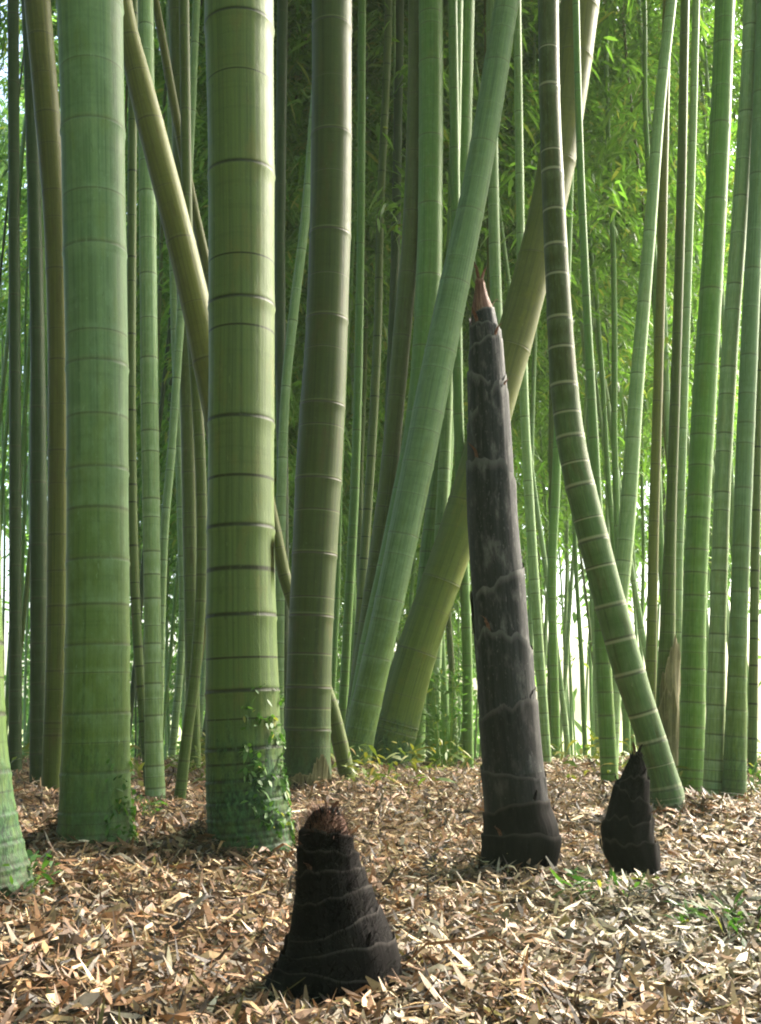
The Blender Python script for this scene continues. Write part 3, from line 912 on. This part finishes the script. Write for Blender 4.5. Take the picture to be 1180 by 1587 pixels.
# tall shoot, a young culm still in its sheaths
Yo = ground_hit(800, 1345)
r0, fo, do, ro, bo = shoot('tall charcoal bamboo shoot still wrapped in mottled sheaths, ragged brown tip',
      [(798, 1382, 142), (803, 1340, 114), (808, 1295, 114), (802, 1255, 98), (796, 1200, 92), (787, 1100, 85), (779, 1000, 80), (771, 900, 77), (763, 800, 71), (760, 700, 64), (756, 600, 54), (753, 540, 46), (750, 505, 38), (747, 478, 28), (745, 458, 15), (744, 440, 5)],
      Yo, [1384, 1340, 1294, 1250, 1195, 1102, 1000, 900, 745, 636, 580, 540, 512, 484], [M_SH_DARK, M_SH_MID, M_SH_GREY, M_SH_GREY, M_SH_GREY, M_SH_GREY, M_SH_RED], 3, 0.20, 70, 0.012, blade=(0.040, 0.009), flare_out=(0.001, 0.005), tip_extra=0.0, ragged=0.03, fray=0.002)
Yf = ground_hit(510, 1548)
r1, ff, df, rf, bf = shoot('dark bristly cone-shaped bamboo shoot in front, with a red-brown tip',
      [(518, 1566, 228), (525, 1520, 198), (527, 1470, 168), (519, 1410, 122), (509, 1350, 90), (505, 1310, 74), (505, 1288, 64), (508, 1272, 46), (511, 1260, 24), (513, 1252, 6)],
      Yf, [1570, 1535, 1500, 1462, 1424, 1386, 1348, 1316, 1290], [M_SH_DARK, M_SH_DARK, M_SH_DARK, M_SH_DARK, M_SH_DARK, M_SH_RED], 5, 0.26, 760, 0.020, blade=(0.020, 0.007), flare_out=(0.001, 0.0045), tip_extra=-0.002, ragged=0.045, fray=0.002)
Yr = ground_hit(990, 1366)
r2, fr, dr, rr, br = shoot('small black bamboo shoot standing at the foot of the white ringed bamboo',
      [(994, 1378, 56), (986, 1340, 66), (973, 1300, 74), (975, 1262, 62), (980, 1226, 46), (983, 1204, 33), (985, 1188, 19), (986, 1176, 5)],
      Yr, [1380, 1342, 1304, 1266, 1230, 1204], [M_SH_DARK], 8, 0.34, 620, 0.020, blade=(0.034, 0.008), flare_out=(0.001, 0.007), tip_extra=0.006, ragged=0.09, fray=0.004)

M_HUSK = sheath_mat('dry_straw_husk', (0.06, 0.055, 0.022), (0.13, 0.12, 0.055), (0.22, 0.19, 0.11), 0.4)
def husk(root, pts, Y, s0, s1, az, wrap, seed, mat=M_HUSK, total=10.5, point=0.6):
    P, rad, base, Y = trace(pts, Y, total)
    f, d = axis_fn(P)
    rf_ = lambda s: float(np.interp(s, d, rad))
    l0, l1 = node_lengths(P, [s0, s1], Y)
    me = sheath_mesh('husk', f, rf_, l0, l1, az, wrap, point, seed, 0.006, 0.016, 0.08, 30, 0.02, base, 0.006)
    return mesh_obj('husk', me, mat, root)
husk(C_ROOT, C_PTS, 4.7, 1236, 1168, R(305), 0.55, 41, total=11.5)
husk(C_ROOT, C_PTS, 4.7, 1240, 1195, R(262), 0.8, 42, total=11.5)
husk(W_ROOT, W_PTS, 4.95, 1225, 1060, R(265), 1.7, 43)
husk(W_ROOT, W_PTS, 4.95, 1130, 985, R(300), 1.3, 44)
def scar(root, px, py, Y, r):
    p, m = at(px, py, Y)
    V, Fc = [], []
    for i in range(5):
        for j in range(14):
            a = j / 14 * 2 * math.pi; q = i / 4
            w = r * q * (1 + 0.25 * math.sin(3 * a + 1))
            V.append((p[0] + w * math.cos(a) * 0.75 - root.location.x, p[1] + 0.004 * q * q + 0.010 * (q * 0.75 * math.cos(a)) ** 2 - root.location.y, p[2] + w * math.sin(a) * 1.5 - root.location.z))
    for i in range(4):
        for j in range(14):
            Fc.append((i * 14 + j, i * 14 + (j + 1) % 14, i * 14 + 14 + (j + 1) % 14, i * 14 + 14 + j))
    mesh_obj('branch_scar', make_mesh('branch_scar', V, Fc), M_HAIR, root)
scar(C_ROOT, 497, 585, 4.7 - 0.096, 0.026)

# ------------------------------------------------------------------ low plants
def tuft_mesh(name, seed, n, rad, hgt, leaf, wide, droop=0.6):
    g = np.random.default_rng(seed)
    a = g.uniform(0, 2 * np.pi, n)
    r = rad * np.sqrt(g.random(n))
    pos = np.stack([r * np.cos(a), r * np.sin(a), hgt * g.random(n) ** 0.8], 1)
    a2 = a + g.normal(0, 0.8, n)
    dirs = np.stack([np.cos(a2), np.sin(a2), g.normal(0.5, 0.5, n)], 1)
    V, Fc = leaf_blades(pos, dirs, leaf * g.uniform(0.6, 1.3, n), leaf * wide * g.uniform(0.7, 1.2, n), g.normal(0, 0.5, n), g.uniform(0.1, 1, n) * droop)
    # thin stems from the ground to a share of the leaves
    b = len(V); V = list(V); 
    for k in range(0, n, 3):
        p = pos[k]; f = np.array([p[0] * 0.45, p[1] * 0.45, -0.02]); w = 0.0012
        V += [f + [w, 0, 0], f - [w, 0, 0], p - [w * .5, 0, 0], p + [w * .5, 0, 0]]
        Fc.append((b, b + 1, b + 2, b + 3)); b += 4
    return make_mesh(name, np.array(V), Fc, False)

def plant(label, px, py, n, rad, hgt, leaf, wide, name='small_plant', cat='plant', mat=M_LEAFD, Y=None, seed=1):
    Y = Y or ground_hit(px, py)
    p, m = at(px, py, Y)
    o = mesh_obj(name, tuft_mesh(name, seed, n, rad, hgt, leaf, wide), mat)
    o.location = (p[0], p[1], float(gz(p[0], p[1])))
    tag(o, label, cat)
    return o
def creeper(label, P, rad, Y, y0, y1, a0, a1, n, seed):
    g = np.random.default_rng(seed)
    f, d = axis_fn(P)
    l0, l1 = node_lengths(P, [y0, y1], Y)
    pos, dirs = [], []
    while len(pos) < n:
        u = g.random(); th = g.uniform(a0, a1); s = l0 + (l1 - l0) * u
        if g.random() > (1 - u) ** 0.7 or math.sin(th * 7 + u * 9) + math.sin(u * 23 + th * 3) + g.normal(0, .5) < -0.1: continue
        c, X, Yv, T = f(s)
        nn = math.cos(th) * X + math.sin(th) * Yv; t2 = -math.sin(th) * X + math.cos(th) * Yv
        pos.append(c + nn * (float(np.interp(s, d, rad)) * 1.03 + 0.002)); q = g.uniform(0, 6.28)
        dirs.append(nn * g.uniform(0.15, 0.6) + t2 * math.cos(q) + T * math.sin(q))
    pos = np.array(pos); o0 = pos.mean(0)
    V, Fc = leaf_blades(pos - o0, np.array(dirs), g.uniform(0.010, 0.024, n), g.uniform(0.006, 0.012, n), g.normal(0, 0.5, n), g.uniform(0, 0.8, n))
    o = mesh_obj('creeper', make_mesh('creeper', V, Fc, False), M_LEAFD); o.location = o0
    tag(o, label, 'creeper')
B_PTS = [(388, 1320, 128), (386, 1280, 124), (378, 1150, 115), (374, 950, 108), (374, 700, 102)]
A_PTS = [(148, 1312, 116), (148, 1255, 106), (150, 1100, 100), (152, 900, 96), (151, 600, 93)]
for lab, q, y0, y1, a0, a1, n, sd in (
        ('small leaved creeper clinging to the lower right of the thickest olive green bamboo', B_PTS, 1312, 1050, R(275), R(375), 330, 61),
        ('small leaved creeper at the right foot of the thick blue-green bamboo', A_PTS, 1312, 1170, R(300), R(380), 130, 62)):
    P, rad, b_, Yq = trace(q)
    creeper(lab, P, rad, Yq, y0, y1, a0, a1, n, sd)
plant('leafy green shrub behind the charcoal shoot and the golden brown leaning bamboo', 690, 1160, 420, 0.13, 0.55, 0.05, 0.30, 'leafy_shrub', 'shrub', Y=6.3, seed=2)
plant('low green weeds against the bamboo base at the left edge', 12, 1392, 190, 0.085, 0.07, 0.026, 0.4, 'weed', 'weeds', seed=3)
plant('small green weeds at the right foot of the thick blue-green bamboo', 205, 1268, 110, 0.09, 0.06, 0.03, 0.35, 'weed', 'weeds', seed=4)
plant('green grassy seedling on the litter at the right edge', 1150, 1452, 110, 0.10, 0.04, 0.045, 0.16, 'seedling', 'plant', seed=5)
plant('grey-green weeds between the two black shoots at the right', 945, 1385, 80, 0.10, 0.03, 0.04, 0.22, 'weed', 'weeds', seed=6)['kind'] = 'stuff'
plant('low leafy green plant behind the three straight bamboos at the right', 1160, 1232, 150, 0.13, 0.12, 0.05, 0.3, 'weed', 'weeds', seed=7)

def undergrowth():
    g = np.random.default_rng(21)
    n = 7000
    y = g.uniform(4.6, 7.4, n); px = g.uniform(-60, 1260, n)
    x = (px - CX) / F * y
    clump = np.sin(x * 5.1 + 1) + np.sin(x * 11.3 + y * 3) + 0.8 * np.sin(y * 7) + g.normal(0, 0.5, n)
    k = clump > 1.0
    x, y = x[k], y[k]; n = len(x)
    z = gz(x, y) + 0.16 * g.random(n) ** 2.2
    a = g.uniform(0, 2 * np.pi, n)
    dirs = np.stack([np.cos(a), np.sin(a), g.normal(0.6, 0.5, n)], 1)
    V, Fc = leaf_blades(np.stack([x, y, z], 1), dirs, g.uniform(0.05, 0.13, n), g.uniform(0.008, 0.022, n), g.normal(0, 0.6, n), g.uniform(0.2, 1, n))
    o = mesh_obj('undergrowth', make_mesh('undergrowth', V, Fc, False), M_UNDER)
    tag(o, 'low yellow-green undergrowth along the far edge of the litter', 'undergrowth', kind='stuff')
undergrowth()

# ------------------------------------------------------------------ far trees beyond the grove
def treeline():
    g = np.random.default_rng(99)
    n = 90000
    px = g.uniform(-420, 1500, n)
    d = g.uniform(27, 33, n)
    x = (px - CX) / F * d; y = d.copy()
    left = 1 - smooth((px - 560) / 240.0)
    hmax = 21 + 2.0 * np.sin(px * 0.02) + 1.5 * np.sin(px * 0.051 + 1)
    low = 5.2 * smooth((px - 770) / 70.0) * (1 - 0.1 * smooth((px - 1090) / 60.0))     # open under the crowns on the right
    low += 1.2 * np.sin(px * 0.045) * (low > 1)
    low += 7.0 * (1 - smooth((px - 15) / 30.0))
    low = np.where(g.random(n) < 0.03, 0.0, low)
    u = g.random(n) ** 1.15
    z = -1.6 + low + (hmax - low) * u
    # clumps and holes
    keep = (np.sin(px * 0.037 + z * 0.9) + np.sin(px * 0.083 - z * 1.7) + np.sin(z * 2.6 + px * 0.02) + g.normal(0, 0.7, n)) > (-1.7 + 0.5 * (1 - left))
    x, y, z = x[keep], y[keep], z[keep]; n = len(x)
    pos = np.stack([x, y, z], 1)
    dirs = g.normal(0, 1, (n, 3)); dirs[:, 2] -= 0.4
    V, Fc = leaf_blades(pos, dirs, g.uniform(0.25, 0.55, n), g.uniform(0.08, 0.17, n), g.normal(0, 0.6, n), g.uniform(0, 0.6, n))
    o = mesh_obj('far_foliage', make_mesh('far_foliage', V, Fc, False), M_FAR)
    tag(o, 'mass of green foliage closing off the view beyond the far stems', 'foliage', kind='stuff')
treeline()

def shade_grove():  # out-of-view stems and leaves, added as light blockers
    """unseen stems left of and behind the camera and a leaf roof, added to shade the grove"""
    g = np.random.default_rng(5)
    V, Fc = [], []
    def stem(x, y):
        r = g.uniform(0.035, 0.08); h = g.uniform(9, 12); lx, ly = g.normal(0, 0.5, 2); b = len(V)
        z0 = float(gz(x, y)) - 0.1
        for q in range(7):
            f = q / 6
            for w in range(8):
                a = w * math.pi / 4
                V.append((x + lx * f * f + r * (1 - .6 * f) * math.cos(a), y + ly * f * f + r * (1 - .6 * f) * math.sin(a), z0 + h * f))
        for q in range(6):
            for w in range(8):
                Fc.append((b + q * 8 + w, b + q * 8 + (w + 1) % 8, b + q * 8 + 8 + (w + 1) % 8, b + q * 8 + 8 + w))
    for k in range(130):
        y = g.uniform(-9, 7)
        x = g.uniform(-9, -1.7) if g.random() < 0.68 else g.uniform(-2, 8)
        if y > -1.3 and x > -(0.42 * max(y, 0) + 1.1): continue
        stem(x, y)
    o = mesh_obj('shade_stems', make_mesh('shade_stems', V, Fc), M_OLIVE)
    tag(o, 'unseen bamboo stems added around the camera to darken the grove', 'bamboo grove', kind='stuff')
    n = 150000
    x = g.uniform(-10, 14, n); y = g.uniform(-9, 9, n); z = g.uniform(6.3, 10.5, n)
    m = int(n * 0.42)                          # lower leaves on the left and behind, added to block low sky light
    a = np.where(g.random(m) < 0.4, g.uniform(R(140), R(205), m), g.uniform(R(195), R(352), m))           # 180 = left, 270 = behind
    rr = g.uniform(4.5, 9, m)
    x[:m] = rr * np.cos(a); y[:m] = 1.5 + rr * np.sin(a); z[:m] = g.uniform(0.3, 7, m)
    keep = (z < 6.3) | ((np.sin(x * 2.1 + y) + np.sin(y * 1.7 - x * .6 + 1) + g.normal(0, .6, n)) > -0.9)
    keep &= (x < 2.0) | (g.random(n) < np.where(y < 3.5, 0.42, 0.25))
    keep &= ~((y > 0) & (np.abs(x) < 0.46 * y + 0.9) & (z < 1.0 + 0.90 * y))
    x, y, z = x[keep], y[keep], z[keep]; n = len(x)
    dirs = g.normal(0, 1, (n, 3)); dirs[:, 2] *= 0.5
    V, Fc = leaf_blades(np.stack([x, y, z], 1), dirs, g.uniform(0.14, 0.26, n), g.uniform(0.03, 0.06, n), g.normal(0, 0.6, n), g.uniform(0, 0.8, n))
    o = mesh_obj('shade_foliage', make_mesh('shade_foliage', V, Fc, False), M_LEAF)
    tag(o, 'unseen roof and side screen of bamboo leaves added to shade the grove', 'foliage', kind='stuff')
shade_grove()

def haze():  # volume added to lighten the shadows in the distance
    V = [(x, y, z) for z in (-3.0, 24.5) for x, y in ((-125, -125), (125, -125), (125, 125), (-125, 125))]
    Fc = [(3, 2, 1, 0), (4, 5, 6, 7), (0, 1, 5, 4), (1, 2, 6, 5), (2, 3, 7, 6), (3, 0, 4, 7)]
    m = bpy.data.materials.new('shadow_lift_air'); m.use_nodes = True
    t = m.node_tree
    for n in list(t.nodes): t.nodes.remove(n)
    o = t.nodes.new('ShaderNodeOutputMaterial')
    v = t.nodes.new('ShaderNodeVolumePrincipled')
    v.inputs['Color'].default_value = (0.74, 0.93, 0.66, 1)
    v.inputs['Density'].default_value = 0.0020
    t.links.new(v.outputs[0], o.inputs['Volume'])
    ob = mesh_obj('haze', make_mesh('haze', V, Fc, False), m)
    tag(ob, 'thin pale green haze added to lift the far shadows', 'haze', kind='stuff')
haze()
